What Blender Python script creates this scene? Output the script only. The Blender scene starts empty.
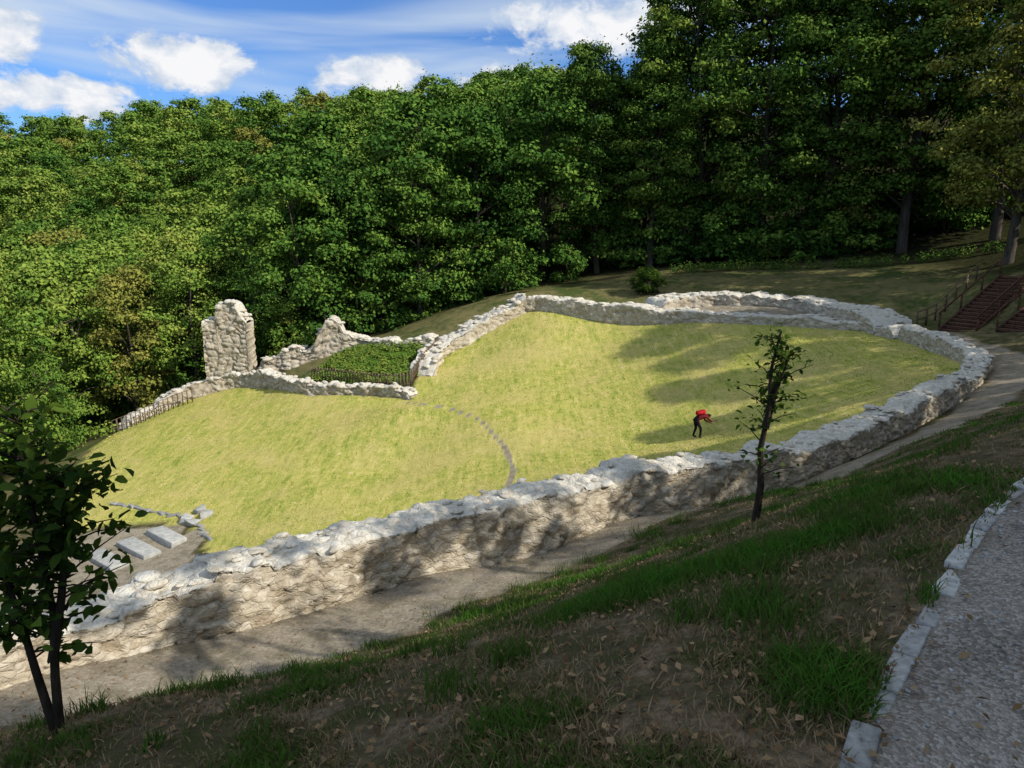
import bpy, bmesh, math, random
import numpy as np
from mathutils import Vector
rng=np.random.default_rng(7); random.seed(7)
scene=bpy.context.scene
scene.view_settings.view_transform='Standard'; scene.view_settings.look='None'; scene.view_settings.exposure=0

# ------------------------------------------------------------ noise helpers
def hsh(ix,iy,iz,seed=0):
    n=(ix.astype(np.int64)*374761393+iy.astype(np.int64)*668265263+iz.astype(np.int64)*2147483647+seed*974634777)&0x7fffffff
    n=((n^(n>>13))*1274126177)&0x7fffffff
    n=((n^(n>>16))*2246822519)&0x7fffffff
    n=n^(n>>15)
    return (n&0xffffff)/float(0xffffff)
def vnoise(p,seed=0):
    f=np.floor(p); t=p-f; t=t*t*(3-2*t); i=f.astype(np.int64)
    x,y,z=i[:,0],i[:,1],i[:,2]; r=0
    for dx in (0,1):
        for dy in (0,1):
            for dz in (0,1):
                w=(t[:,0] if dx else 1-t[:,0])*(t[:,1] if dy else 1-t[:,1])*(t[:,2] if dz else 1-t[:,2])
                r=r+w*hsh(x+dx,y+dy,z+dz,seed)
    return r*2-1
def fbm(p,octv=4,seed=0):
    r=0;a=1;s=0
    for o in range(octv):
        r=r+a*vnoise(p*(2**o)+o*17.3,seed+o); s+=a; a*=.5
    return r/s
def worley(p,seed=0):
    f=np.floor(p).astype(np.int64); d1=np.full(len(p),9.); d2=np.full(len(p),9.); idv=np.zeros(len(p))
    for dx in (-1,0,1):
        for dy in (-1,0,1):
            for dz in (-1,0,1):
                c=f+np.array([dx,dy,dz])
                q=np.stack([c[:,k]+hsh(c[:,0],c[:,1],c[:,2],seed+k+1) for k in range(3)],1)
                d=np.linalg.norm(p-q,axis=1); h=hsh(c[:,0],c[:,1],c[:,2],seed+9)
                m=d<d1; d2=np.where(m,d1,np.minimum(d2,d)); idv=np.where(m,h,idv); d1=np.where(m,d,d1)
    return d1,d2,idv

# ------------------------------------------------------------ mesh helpers
def mk_mesh(name,verts,groups,smooth=False):
    me=bpy.data.meshes.new(name)
    verts=np.asarray(verts,dtype=np.float32)
    me.vertices.add(len(verts)); me.vertices.foreach_set('co',verts.ravel())
    flat=np.concatenate([g.ravel() for g in groups]).astype(np.int32)
    tot=np.concatenate([np.full(len(g),g.shape[1]) for g in groups]).astype(np.int32)
    st=np.concatenate([[0],np.cumsum(tot)[:-1]]).astype(np.int32)
    me.loops.add(len(flat)); me.loops.foreach_set('vertex_index',flat)
    me.polygons.add(len(tot)); me.polygons.foreach_set('loop_start',st)
    try: me.polygons.foreach_set('loop_total',tot)
    except Exception: pass
    if smooth: me.polygons.foreach_set('use_smooth',np.ones(len(tot),dtype=bool))
    me.update(calc_edges=True)
    return me
def add_attr(me,name,vals):
    a=me.attributes.new(name,'FLOAT','POINT'); a.data.foreach_set('value',np.asarray(vals,dtype=np.float32))
def obj(name,me,mats=(),parent=None,loc=None):
    o=bpy.data.objects.new(name,me); scene.collection.objects.link(o)
    for m in mats: me.materials.append(m)
    if parent: o.parent=parent
    if loc is not None: o.location=loc
    return o
def empty(name,loc=(0,0,0)):
    o=bpy.data.objects.new(name,None); scene.collection.objects.link(o); o.location=loc; return o
class Acc:
    def __init__(s): s.v=[];s.g={};s.n=0;s.t=[]
    def add(s,v,f,t=0.5,m=0):
        v=np.asarray(v,float); f=np.asarray(f,int)+s.n
        s.v.append(v); s.n+=len(v); s.t.append(np.full(len(v),t) if np.isscalar(t) else np.asarray(t))
        s.g.setdefault((m,f.shape[1]),[]).append(f)
    def box(s,c,sz,rotz=0,t=0.5,m=0,axes=None,jit=0):
        k=np.array([[x,y,z] for x in(-.5,.5) for y in(-.5,.5) for z in(-.5,.5)])*np.array(sz)
        if jit: k=k+rng.normal(0,jit,k.shape)
        if axes is not None: k=k@np.asarray(axes)
        else:
            c_,s_=math.cos(rotz),math.sin(rotz); k=np.stack([k[:,0]*c_-k[:,1]*s_,k[:,0]*s_+k[:,1]*c_,k[:,2]],1)
        s.add(k+np.array(c),[[0,1,3,2],[4,6,7,5],[0,4,5,1],[2,3,7,6],[0,2,6,4],[1,5,7,3]],t,m)
    def tube(s,pts,rad,n=6,t=0.5,m=0):
        pts=np.asarray(pts,float); k=len(pts); d=np.gradient(pts,axis=0); d/=np.linalg.norm(d,axis=1)[:,None]+1e-9
        ref=np.array([.3,.9,.2]) if abs(d[0,2])>.8 else np.array([0,0,1.]); 
        a=np.cross(d,ref); a/=np.linalg.norm(a,axis=1)[:,None]+1e-9; b=np.cross(d,a)
        th=np.linspace(0,2*math.pi,n,endpoint=False)
        v=(pts[:,None,:]+np.asarray(rad)[:,None,None]*(a[:,None,:]*np.cos(th)[None,:,None]+b[:,None,:]*np.sin(th)[None,:,None])).reshape(-1,3)
        i=np.arange(k-1)[:,None]*n; j=np.arange(n)[None,:]; j2=(j+1)%n
        f=np.stack([i+j,i+j2,i+n+j2,i+n+j],-1).reshape(-1,4)
        s.add(v,f,t,m)
    def arrays(s):
        V=np.concatenate(s.v).astype(np.float32); T=np.concatenate(s.t).astype(np.float32)
        return [(V[np.concatenate(s.g[(m,4)])],T[np.concatenate(s.g[(m,4)])[:,0]]) for m in (0,1)]
    def mesh(s,name,smooth=False):
        keys=sorted(s.g); gr=[np.concatenate(s.g[k]) for k in keys]
        me=mk_mesh(name,np.concatenate(s.v),gr,smooth)
        me.polygons.foreach_set('material_index',np.concatenate([np.full(len(g),k[0]) for k,g in zip(keys,gr)]).astype(np.int32))
        add_attr(me,'tint',np.concatenate(s.t)); me.update()
        return me
def leaves(acc,c,nrm,L,W,t,m=0):
    n=len(c); nrm=nrm/(np.linalg.norm(nrm,axis=1)[:,None]+1e-9)
    r=rng.normal(size=(n,3)); a=np.cross(nrm,r); a/=np.linalg.norm(a,axis=1)[:,None]+1e-9; b=np.cross(nrm,a)
    L=np.asarray(L)[:,None]; W=np.asarray(W)[:,None]
    v=np.stack([c-a*L/2,c+b*W/2+nrm*W*.15-a*L*.08,c+a*L/2,c-b*W/2+nrm*W*.15-a*L*.08],1).reshape(-1,3)
    f=np.arange(n*4).reshape(n,4)
    acc.add(v,f,np.repeat(t,4),m)

# ------------------------------------------------------------ materials
def mat(name):
    m=bpy.data.materials.new(name); m.use_nodes=True; nt=m.node_tree; nt.nodes.clear(); return m,nt
def nd(nt,typ,inp=None,**kw):
    n=nt.nodes.new(typ)
    for k,v in kw.items(): setattr(n,k,v)
    if inp:
        for k,v in inp.items():
            if isinstance(v,bpy.types.NodeSocket): nt.links.new(v,n.inputs[k])
            else: n.inputs[k].default_value=v
    return n
def ramp(nt,fac,stops):
    n=nt.nodes.new('ShaderNodeValToRGB'); nt.links.new(fac,n.inputs[0])
    e=n.color_ramp.elements
    while len(e)>1: e.remove(e[-1])
    e[0].position=stops[0][0]; e[0].color=(*stops[0][1],1)
    for p,c in stops[1:]:
        x=e.new(p); x.color=(*c,1)
    return n.outputs[0]
BW=lambda a,b:[(a,(0,0,0)),(b,(1,1,1))]
def mixc(nt,fac,a,b,blend='MIX'):
    n=nt.nodes.new('ShaderNodeMix'); n.data_type='RGBA'; n.blend_type=blend
    for i,v in ((0,fac),(6,a),(7,b)):
        if isinstance(v,bpy.types.NodeSocket): nt.links.new(v,n.inputs[i])
        elif i==0: n.inputs[0].default_value=v
        else: n.inputs[i].default_value=(*v,1)
    return n.outputs[2]
def math_(nt,op,a,b=0,clamp=False):
    n=nt.nodes.new('ShaderNodeMath'); n.operation=op; n.use_clamp=clamp
    for i,v in enumerate((a,b)):
        if isinstance(v,bpy.types.NodeSocket): nt.links.new(v,n.inputs[i])
        else: n.inputs[i].default_value=v
    return n.outputs[0]
def noise(nt,vec,scale,detail=4,rough=.55,dist=0):
    n=nd(nt,'ShaderNodeTexNoise',{'Scale':scale,'Detail':detail,'Roughness':rough,'Distortion':dist})
    if vec is not None: nt.links.new(vec,n.inputs['Vector'])
    return n.outputs[0]
def attr(nt,name): return nd(nt,'ShaderNodeAttribute',attribute_name=name)
def matte(nt,col,rough=.9,bump=None,bstr=.3,bdist=.02):
    p=nd(nt,'ShaderNodeBsdfDiffuse',{'Roughness':0.0})
    if isinstance(col,bpy.types.NodeSocket): nt.links.new(col,p.inputs['Color'])
    else: p.inputs['Color'].default_value=(*col,1)
    if bump is not None:
        b=nd(nt,'ShaderNodeBump',{'Strength':bstr,'Distance':bdist,'Height':bump}); nt.links.new(b.outputs[0],p.inputs['Normal'])
    return p
def out(nt,sh):
    o=nt.nodes.new('ShaderNodeOutputMaterial'); nt.links.new(sh,o.inputs['Surface'])
def leaf_mat(name,stops,trans=.3,objvar=.5):
    m,nt=mat(name)
    f=attr(nt,'tint').outputs['Fac']
    if objvar:
        oi=nd(nt,'ShaderNodeObjectInfo').outputs['Random']
        f=math_(nt,'ADD',math_(nt,'MULTIPLY',f,1-objvar),math_(nt,'MULTIPLY',oi,objvar))
    c=ramp(nt,f,stops)
    p=matte(nt,c).outputs[0]
    if trans:
        tr=nd(nt,'ShaderNodeBsdfTranslucent',{'Color':mixc(nt,.5,c,(.18,.28,.02))})
        p=nd(nt,'ShaderNodeMixShader',{0:trans,1:p,2:tr.outputs[0]}).outputs[0]
    out(nt,p); return m
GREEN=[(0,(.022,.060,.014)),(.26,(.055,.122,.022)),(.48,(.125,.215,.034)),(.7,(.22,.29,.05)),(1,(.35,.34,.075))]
M_forest=leaf_mat('foliage_forest',GREEN,0,0)
M_leaf=leaf_mat('foliage_green',GREEN,0,.4)
M_tall=leaf_mat('foliage_dark_green',[(0,(.018,.046,.012)),(.3,(.046,.100,.018)),(.6,(.105,.175,.03)),(1,(.22,.26,.045))],0,.3)
M_leafy=leaf_mat('foliage_yellowing',[(0,(.09,.12,.02)),(.5,(.21,.22,.045)),(1,(.36,.29,.07))],0,.2)
M_leafd=leaf_mat('foliage_sapling',[(0,(.016,.036,.010)),(.6,(.040,.078,.015)),(1,(.11,.17,.025))],.25,0)
def simple(name,c1,c2,scale=8,rough=.85,bstr=.4,bd=.02,stretch=None):
    m,nt=mat(name); co=nd(nt,'ShaderNodeTexCoord').outputs['Object']
    if stretch:
        co=nd(nt,'ShaderNodeMapping',{'Vector':co,'Scale':stretch}).outputs[0]
    n=noise(nt,co,scale,5); t=attr(nt,'tint').outputs['Fac']
    c=mixc(nt,ramp(nt,n,BW(.3,.7)),c1,c2)
    c=mixc(nt,1,c,ramp(nt,t,[(0,(.7,.7,.7)),(1,(1.25,1.25,1.25))]),'MULTIPLY')
    out(nt,matte(nt,c,rough,n,bstr,bd).outputs[0]); return m
M_bark=simple('bark',(.05,.04,.03),(.13,.11,.085),6,.95,.8,.03,(1,1,.2))
M_barkd=simple('bark_sapling',(.02,.016,.012),(.06,.048,.036),30,.95,.6,.004,(1,1,.3))
M_wood=simple('weathered_wood',(.09,.065,.045),(.20,.145,.10),10,.85,.4,.01)
M_woodr=simple('stair_wood',(.07,.036,.025),(.15,.085,.058),8,.8,.4,.01)
M_slab=simple('grey_slab_stone',(.24,.24,.225),(.40,.39,.36),5,.9,.5,.02)
M_kerb=simple('kerb_stone',(.24,.24,.225),(.50,.49,.46),22,.95,.9,.012)

def blade_mat(name,stops,trans=.25):
    m,nt=mat(name); t=attr(nt,'tint').outputs['Fac']; c=ramp(nt,t,stops)
    p=matte(nt,c).outputs[0]
    if trans:
        tr=nd(nt,'ShaderNodeBsdfTranslucent',{'Color':c}); p=nd(nt,'ShaderNodeMixShader',{0:trans,1:p,2:tr.outputs[0]}).outputs[0]
    out(nt,p); return m
M_blade=blade_mat('rough_grass_blades',[(0,(.34,.24,.14)),(.34,(.19,.14,.07)),(.48,(.085,.105,.028)),(1,(.058,.15,.018))],.2)
M_lawnb=blade_mat('lawn_grass_blades',[(0,(.56,.46,.18)),(.5,(.44,.42,.10)),(1,(.23,.31,.05))],0)
M_litter=blade_mat('dead_leaf',[(0,(.10,.06,.03)),(.5,(.19,.12,.06)),(1,(.32,.22,.12))],0)

def stone_mat():
    m,nt=mat('limestone_rubble'); co=nd(nt,'ShaderNodeTexCoord').outputs['Object']
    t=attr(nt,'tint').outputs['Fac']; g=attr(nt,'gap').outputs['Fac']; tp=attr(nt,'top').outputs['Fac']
    n1=noise(nt,co,1.1,3); n2=noise(nt,co,9,6,.7); n3=noise(nt,co,45,3,.7)
    wv=nd(nt,'ShaderNodeVectorMath',{0:co,1:(0,0,0)},operation='ADD')
    nn=nd(nt,'ShaderNodeTexNoise',{'Vector':co,'Scale':5.0,'Detail':1.0}); sc=nd(nt,'ShaderNodeVectorMath',{0:nn.outputs['Color'],1:(.15,.15,.15)},operation='MULTIPLY'); nt.links.new(sc.outputs[0],wv.inputs[1])
    wm=nd(nt,'ShaderNodeMapping',{'Vector':wv.outputs[0],'Scale':(1,1,1.8)}).outputs[0]
    vo=nd(nt,'ShaderNodeTexVoronoi',{'Vector':wm,'Scale':6.0},feature='DISTANCE_TO_EDGE')
    vc=nd(nt,'ShaderNodeTexVoronoi',{'Vector':wm,'Scale':6.0}); vr=nd(nt,'ShaderNodeSeparateColor',{0:vc.outputs['Color']}).outputs[0]
    mort=ramp(nt,noise(nt,co,2.3,3,.6),BW(.42,.6))
    c=ramp(nt,math_(nt,'ADD',math_(nt,'MULTIPLY',t,.35),math_(nt,'MULTIPLY',vr,.65)),[(0,(.33,.26,.175)),(.3,(.46,.385,.275)),(.65,(.59,.52,.40)),(1,(.70,.66,.57))])
    c=mixc(nt,math_(nt,'MULTIPLY',mort,.65),c,(.61,.54,.425))
    c=mixc(nt,math_(nt,'MULTIPLY',ramp(nt,vo.outputs[0],[(0.0,(1,1,1)),(.09,(0,0,0))]),math_(nt,'SUBTRACT',.5,math_(nt,'MULTIPLY',mort,.3))),c,(.31,.245,.165))
    c=mixc(nt,math_(nt,'MULTIPLY',ramp(nt,n2,BW(.52,.68)),.45),c,(.30,.24,.165))
    c=mixc(nt,math_(nt,'MULTIPLY',g,.3),c,(.25,.20,.14))
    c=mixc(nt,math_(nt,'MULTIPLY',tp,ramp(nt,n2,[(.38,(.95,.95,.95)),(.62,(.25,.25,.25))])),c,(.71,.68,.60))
    h=math_(nt,'ADD',math_(nt,'ADD',n2,math_(nt,'MULTIPLY',n3,.45)),math_(nt,'MULTIPLY',ramp(nt,vo.outputs[0],BW(0,.14)),.3))
    out(nt,matte(nt,c,.95,h,.85,.045).outputs[0]); return m
M_stone=stone_mat()

# ------------------------------------------------------------ terrain
CP=np.array([
(-26,47.3,-13.2),(-21.9,35.4,-13.5),(-19.3,30.5,-13.5),(-12.7,29.5,-13.1),(-20,39,-13),(-15.3,41.5,-12),(-9.8,32.3,-12.2),(-5.8,36.4,-11.6),
(-6.5,41.9,-10.2),(-0.6,38.4,-10),(-0.1,33,-11),(4.9,40.2,-9.3),(5.7,47.1,-7.6),(8.9,32.8,-9.3),(11.1,43.4,-7),(15.8,40.1,-6.3),(15.6,33.5,-6.9),
(1.9,51.1,-6.2),(-2.8,49.6,-8.2),(6.2,34.6,-10),(6,49.3,-6.6),(11,46.8,-6.1),(17,43.2,-5.9),(19.3,39.5,-5.8),(19.0,34,-5.9),(18,31,-5.9),
(-8,13,-8.5),(-4,16,-8.6),(-2,20,-9.6),(4,20,-8.4),(-12,20,-12),(8,24,-8.2),(12,27,-7.4),(14.5,28,-6.6),(-2,26,-11.3),(4,28,-9.8),(-10,26,-12.6),(1,15.8,-6.6),(-3,12.8,-6.6),
(-16.7,27.8,-13.6),(-28,40,-14.2),(-26,33,-13.9),
(-6,44.2,-10.2),(-8.4,45.2,-10.3),(-13.3,46.8,-10.6),(-17,50.3,-10.9),(-20,52.0,-11.2),(-25,51.2,-12.7),(-27,48.8,-13.6),
(-13.2,48.6,-9.9),(-11.8,53.3,-8.6),(-5.8,51.8,-8),(-6.4,46.6,-9.5),(-9,50,-8.8),(-20,55.5,-10.6),(-10,57,-8.2),(-5,56,-6.6),(0,57,-5.2),(-24,55,-12),(-16,54.5,-9.6),
(-5.9,7.5,-5.1),(-4.6,8.5,-5.4),(-3.3,9.9,-5.66),(-1.2,11.4,-5.74),(1.2,12.9,-5.8),(4.0,14.9,-5.8),(8.32,17.8,-5.85),(12.49,21,-5.75),(19.01,27.5,-5.5),
(20.9,30.3,-5.5),(21.8,33,-5.5),(22.2,36,-5.5),(22.3,40,-5.4),
(-3.9,7.8,-5.35),(-1.8,10.2,-5.66),(0.1,11.3,-5.7),(4,13.5,-5.2),
(0,2.33,-1.9),(0,6,-3.5),(0,9,-4.9),(2.48,7.1,-2.9),(4,11,-4.4),(-2,3.2,-2.6),(-2.68,3.87,-2.9),(-3.5,5.6,-4.1),
(6,9,-2.9),(10,15,-4.0),(8,15,-4.9),
(1.07,2.02,-1.65),(1.35,2.42,-1.65),(2.1,3.29,-1.65),(3.1,4.36,-1.66),(5,6,-1.66),(9,8.6,-1.7),(14,11,-1.7),(2,2,-1.64),(4,4,-1.64),(5,5,-1.65),(3,1,-1.63),(0,-3,-1.6),(.5,.5,-1.63),(10,2,-1.5),
(-2,0,-2.2),(-5,3,-3.6),(-8,4.6,-4.95),(-12,1.5,-5.1),(-15,8,-9),(-20,5,-10),(-20,14,-12.6),(-40,10,-17),(-30,25,-14.5),(-8,-6,-3.5),
(6,53.5,-5.2),(10,54,-4.7),(14,55.5,-4.2),(20,54,-3.8),(24,48,-3.9),(13.1,60,-3.5),(23,60,-3),(6,62,-4.3),(30.6,46.8,-2.4),(0,60,-5),(16,48,-5.0),(14,50,-4.9),(20,45.5,-5.0),
(30,62,-2),(20,75,-1),(40,60,0),(40,75,3),(23,38,-5.35),(27.5,41.5,-3.0),(25,42,-4.8),(24.5,35.5,-4.9),(29,39,-2.4),(25,28,-4.2),(30,30,-2.2),(20,18,-2.9),(16,18,-4.2),(40,20,1),(38,40,1),
(20,-10,0),(40,-20,4),(100,20,14),(100,-60,18),(0,-40,3),(-20,-20,-7),(-60,-40,-14),(-100,0,-20),
(-35,60,-17),(-45,50,-19),(-40,35,-17),(0,66,-5),(-20,70,-12),(-40,80,-18),(-60,100,-16),(-40,120,-6),(0,100,2),(40,100,8),(0,130,10),(-60,150,4),(-100,200,15),(0,200,24),(100,200,32),
(-200,250,18),(-100,100,-14),(-80,60,-19),(-300,300,18),(300,300,38),(0,420,30),(-400,0,-10),(400,0,30),(0,-300,10),(-350,-300,0),(350,-300,20),(-400,420,12),(400,420,30),
],float)
C2=2.0
def phi(r2): return -np.sqrt(r2+C2)
_d=((CP[:,None,:2]-CP[None,:,:2])**2).sum(-1); n_=len(CP)
A=np.zeros((n_+3,n_+3)); A[:n_,:n_]=phi(_d)-np.eye(n_)*0.02; A[:n_,n_]=1; A[:n_,n_+1:n_+3]=CP[:,:2]; A[n_:,:n_]=A[:n_,n_:].T
W_=np.linalg.solve(A,np.concatenate([CP[:,2],[0,0,0]]))
def hgt(x,y):
    x=np.atleast_1d(np.asarray(x,float)); y=np.atleast_1d(np.asarray(y,float)); sh=x.shape; x=x.ravel(); y=y.ravel(); o=np.empty(len(x))
    for i in range(0,len(x),20000):
        xs,ys=x[i:i+20000],y[i:i+20000]
        r2=(xs[:,None]-CP[None,:,0])**2+(ys[:,None]-CP[None,:,1])**2
        o[i:i+20000]=phi(r2)@W_[:n_]+W_[n_]+W_[n_+1]*xs+W_[n_+2]*ys
    p=np.stack([x,y,0*x],1)
    near=np.clip(1-np.hypot(x,y)/60,0,1)
    o+=0.05*fbm(p*.6,3,5)*(.4+near)+.012*vnoise(p*5,8)*near
    return o.reshape(sh)
def H(x,y): return float(hgt([x],[y])[0])
def axis(c,lo,hi,a=.11,b=.0145):
    L=[c]; x=c
    while x<hi: x+=a+b*abs(x-c); L.append(x)
    x=c; M=[]
    while x>lo: x-=a+b*abs(x-c); M.append(x)
    return np.array(M[::-1]+L)
def seg_dist(x,y,pl):
    d=np.full(x.shape,1e9)
    for (x0,y0),(x1,y1) in zip(pl[:-1],pl[1:]):
        dx,dy=x1-x0,y1-y0; t=np.clip(((x-x0)*dx+(y-y0)*dy)/(dx*dx+dy*dy),0,1)
        d=np.minimum(d,np.hypot(x-x0-t*dx,y-y0-t*dy))
    return d
def in_poly(x,y,pl):
    r=np.zeros(x.shape,bool); n=len(pl)
    for i in range(n):
        x0,y0=pl[i]; x1,y1=pl[(i+1)%n]
        c=((y0>y)!=(y1>y)); 
        if y1!=y0: r^=c&(x<(x1-x0)*(y-y0)/(y1-y0)+x0)
    return r
PATH_OUT=[(-12,1.3),(-8.6,4.4),(-5.6,7.05),(-4.05,8.2),(-2.8,9.5),(-1.1,10.85),(0.6,12.2),(2.2,13.6),(4.3,15.0),(7,16.6),(9.5,18.5),(12.5,21.0),(15.5,23.7),(18.6,27.1),(20.9,30.2),(21.9,33),(22.3,36),(22.5,39)]
PATH_LAWN=[(-6.3,43.6),(-5.4,42.4),(-3.55,41.15),(-1.74,38.9),(-0.35,35.5),(0.1,32.9),(-.5,29),(-1.2,25)]
KERB=[(0.55,1.2),(0.8,1.62),(1.07,2.02),(1.35,2.42),(2.1,3.29),(3.1,4.36),(5,5.9),(9,8.4),(14,10.8)]
WALL_N=[(-12,3,-4.3),(-8.7,5.4,-4.4),(-6.33,7.5,-4.5),(-5.8,8.33,-4.6),(-4.92,9.29,-4.7),(-3.9,10.24,-4.75),(-2.66,11.41,-4.82),(-1.11,12.5,-4.85),(0.73,13.62,-4.85),(2.27,14.84,-4.9),(3.94,15.75,-5.05),(6.08,17.45,-5.3),(8.23,19.1,-5.35),(11.16,21.81,-5.35),(14.0,24.24,-5.25),(16.95,27.21,-5.2),(19.41,30.3,-5.15),(20.37,32.95,-5.05),(20.7,36.23,-5.0),(20.9,39.0,-4.9)]
WALL_FL=[(20.9,39.0,-4.9),(20.6,41,-5.1),(19.97,42.5,-5.2),(17.47,44.8,-5.2),(14.3,46.6,-5.2),(11.0,48.4,-5.1),(6.1,51.1,-4.9),(2.4,53.4,-4.8),(0.7,53.8,-4.7)]
WALL_FU=[(21.1,40.5,-4.8),(20.9,43.0,-4.6),(19.6,46.4,-4.5),(18.0,48.6,-4.35),(14.7,50.6,-4.25),(11.9,51.0,-4.35),(9.4,50.1,-4.7)]
LAWN=[(p[0],p[1]) for p in WALL_N[2:]]+[(p[0],p[1]) for p in WALL_FL]+[(-.9,52.6),(-3.3,51),(-5.3,49),(-6.2,46),(-6.3,44.6),(-8.4,45.6),(-13.3,47.4),(-17,50.8),(-20,52.6),(-25,52),(-27,49.2),(-26.3,44),(-22.5,36),(-20.5,31.5),(-17.5,32.2),(-14.8,31.6),(-13,30),(-12.5,26),(-11,18),(-9,12)]
PLOT=[(-13.6,48.6),(-12.2,53.8),(-5.4,52),(-6.2,46.6),(-8.5,46.6)]
gx=axis(1.5,-420,420); gy=axis(4.0,-320,430)
X,Y=np.meshgrid(gx,gy); Z=hgt(X,Y)
nx,ny=len(gx),len(gy)
V=np.stack([X.ravel(),Y.ravel(),Z.ravel()],1)
idx=np.arange(nx*ny).reshape(ny,nx)
F=np.stack([idx[:-1,:-1],idx[:-1,1:],idx[1:,1:],idx[1:,:-1]],-1).reshape(-1,4)
x,y=V[:,0],V[:,1]
def sm(d,a,b): 
    t=np.clip((d-a)/(b-a),0,1); return 1-t*t*(3-2*t)
def zones(x,y):
    P3=np.stack([x,y,0*x],1); jit=.25*fbm(P3*1.1,4,31)
    dout=seg_dist(x,y,PATH_OUT)-.2*np.clip((3-x)/5,0,1); dl=seg_dist(x,y,PATH_LAWN)
    path=np.maximum(sm(dout+jit*1.8,.45,.95),sm(dl+jit*.35,.06,.24)*.85)
    between=in_poly(x,y,[(p[0],p[1]) for p in WALL_FU]+[(11.0,48.4),(14.3,46.6),(17.47,44.8),(19.97,42.5)]).astype(float)
    path=np.maximum(path,between*.75)
    kp=KERB+[(60,20),(60,-30),(-3,-12),(-.5,-.2)]
    grav=in_poly(x,y,kp).astype(float)*(y<14)*(x<22)
    lawn=in_poly(x+jit*.5,y+jit*.5,LAWN).astype(float)
    orch=in_poly(x+jit*2,y+jit*2,[(-13.5,30.3),(-15,31.2),(-17.5,31.8),(-21,30.5),(-30,28),(-30,18),(-12,18),(-12.6,25)]).astype(float)
    plot=in_poly(x,y,PLOT).astype(float)
    forest=np.clip(np.maximum.reduce([(y-61)/4,(-x-28)/4,(x-27)/4]),0,1)
    forest=np.maximum(forest,((x<-14)&(y>55)).astype(float))
    forest=forest*(1-lawn)*(1-plot)
    return np.maximum(path,orch*(1-lawn)),grav,lawn*(1-plot),forest,plot
zp,zg,zl,zf,zpl=zones(x,y)
me=mk_mesh('ground',V,[F],True)
for nme,a in (('z_dirt',zp),('z_gravel',zg),('z_lawn',zl),('z_forest',zf),('z_plot',zpl)): add_attr(me,nme,a)
m,nt=mat('ground_surface')
co=nd(nt,'ShaderNodeTexCoord').outputs['Object']
nb=noise(nt,co,.35,3); nm=noise(nt,co,2.2,4,.65); nf=noise(nt,co,18,4,.75); nv=noise(nt,co,90,2,.7)
mp=nd(nt,'ShaderNodeMapping',{'Vector':co,'Rotation':(0,0,math.radians(35)),'Scale':(3.0,.45,1)}).outputs[0]
ns=noise(nt,mp,1.3,4,.7)
lawn=ramp(nt,math_(nt,'ADD',math_(nt,'MULTIPLY',nm,.45),math_(nt,'MULTIPLY',ns,.55)),[(.36,(.20,.26,.045)),(.45,(.38,.385,.085)),(.55,(.53,.47,.13)),(.66,(.70,.58,.26))])
lawn=mixc(nt,math_(nt,'MULTIPLY',ramp(nt,nf,BW(.42,.66)),.5),lawn,(.20,.22,.05))
lawn=mixc(nt,math_(nt,'MULTIPLY',ramp(nt,nb,BW(.44,.62)),.5),lawn,(.54,.43,.17))
rough=ramp(nt,nm,[(.36,(.045,.065,.018)),(.5,(.105,.09,.045)),(.62,(.22,.165,.105))])
rough=mixc(nt,math_(nt,'MULTIPLY',ramp(nt,nf,BW(.42,.66)),.8),rough,(.065,.05,.034))
bank=mixc(nt,ramp(nt,math_(nt,'ADD',math_(nt,'MULTIPLY',nb,.6),math_(nt,'MULTIPLY',nm,.4)),BW(.42,.56)),(.07,.095,.028),(.19,.165,.07))
rough=mixc(nt,math_(nt,'MULTIPLY',ramp(nt,math_(nt,'MULTIPLY',nd(nt,'ShaderNodeSeparateXYZ',{0:co}).outputs[1],.02),BW(.6,.9)),.9),rough,bank)
dirt=ramp(nt,nf,[(.3,(.18,.145,.105)),(.5,(.32,.27,.20)),(.7,(.48,.43,.345))])
dirt=mixc(nt,math_(nt,'MULTIPLY',nv,.5),dirt,(.25,.21,.155))
dirt=mixc(nt,math_(nt,'MULTIPLY',ramp(nt,nm,BW(.46,.62)),.6),dirt,(.14,.12,.075))
vo=nd(nt,'ShaderNodeTexVoronoi',{'Vector':co,'Scale':75.0})
grav=mixc(nt,.5,ramp(nt,nd(nt,'ShaderNodeSeparateColor',{0:vo.outputs['Color']}).outputs[0],[(0,(.13,.11,.09)),(.5,(.30,.265,.23)),(1,(.60,.56,.50))]),ramp(nt,nm,[(.35,(.16,.13,.10)),(.65,(.40,.35,.29))]))
forest=ramp(nt,nm,[(.3,(.02,.022,.01)),(.7,(.05,.05,.022))])
plot=ramp(nt,nf,[(.3,(.05,.12,.015)),(.7,(.12,.22,.03))])
thr=lambda a:ramp(nt,math_(nt,'ADD',attr(nt,a).outputs['Fac'],math_(nt,'MULTIPLY',math_(nt,'SUBTRACT',nf,.5),.9)),BW(.3,.7))
c=mixc(nt,attr(nt,'z_forest').outputs['Fac'],rough,forest)
c=mixc(nt,attr(nt,'z_lawn').outputs['Fac'],c,lawn)
c=mixc(nt,attr(nt,'z_plot').outputs['Fac'],c,plot)
c=mixc(nt,thr('z_dirt'),c,dirt)
c=mixc(nt,attr(nt,'z_gravel').outputs['Fac'],c,grav)
hh=math_(nt,'ADD',nf,math_(nt,'MULTIPLY',nv,.5))
hh=math_(nt,'ADD',hh,math_(nt,'MULTIPLY',math_(nt,'MULTIPLY',vo.outputs[0],attr(nt,'z_gravel').outputs['Fac']),-.8))
out(nt,matte(nt,c,.95,hh,.7,.04).outputs[0])
obj('ground',me,[m])

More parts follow.
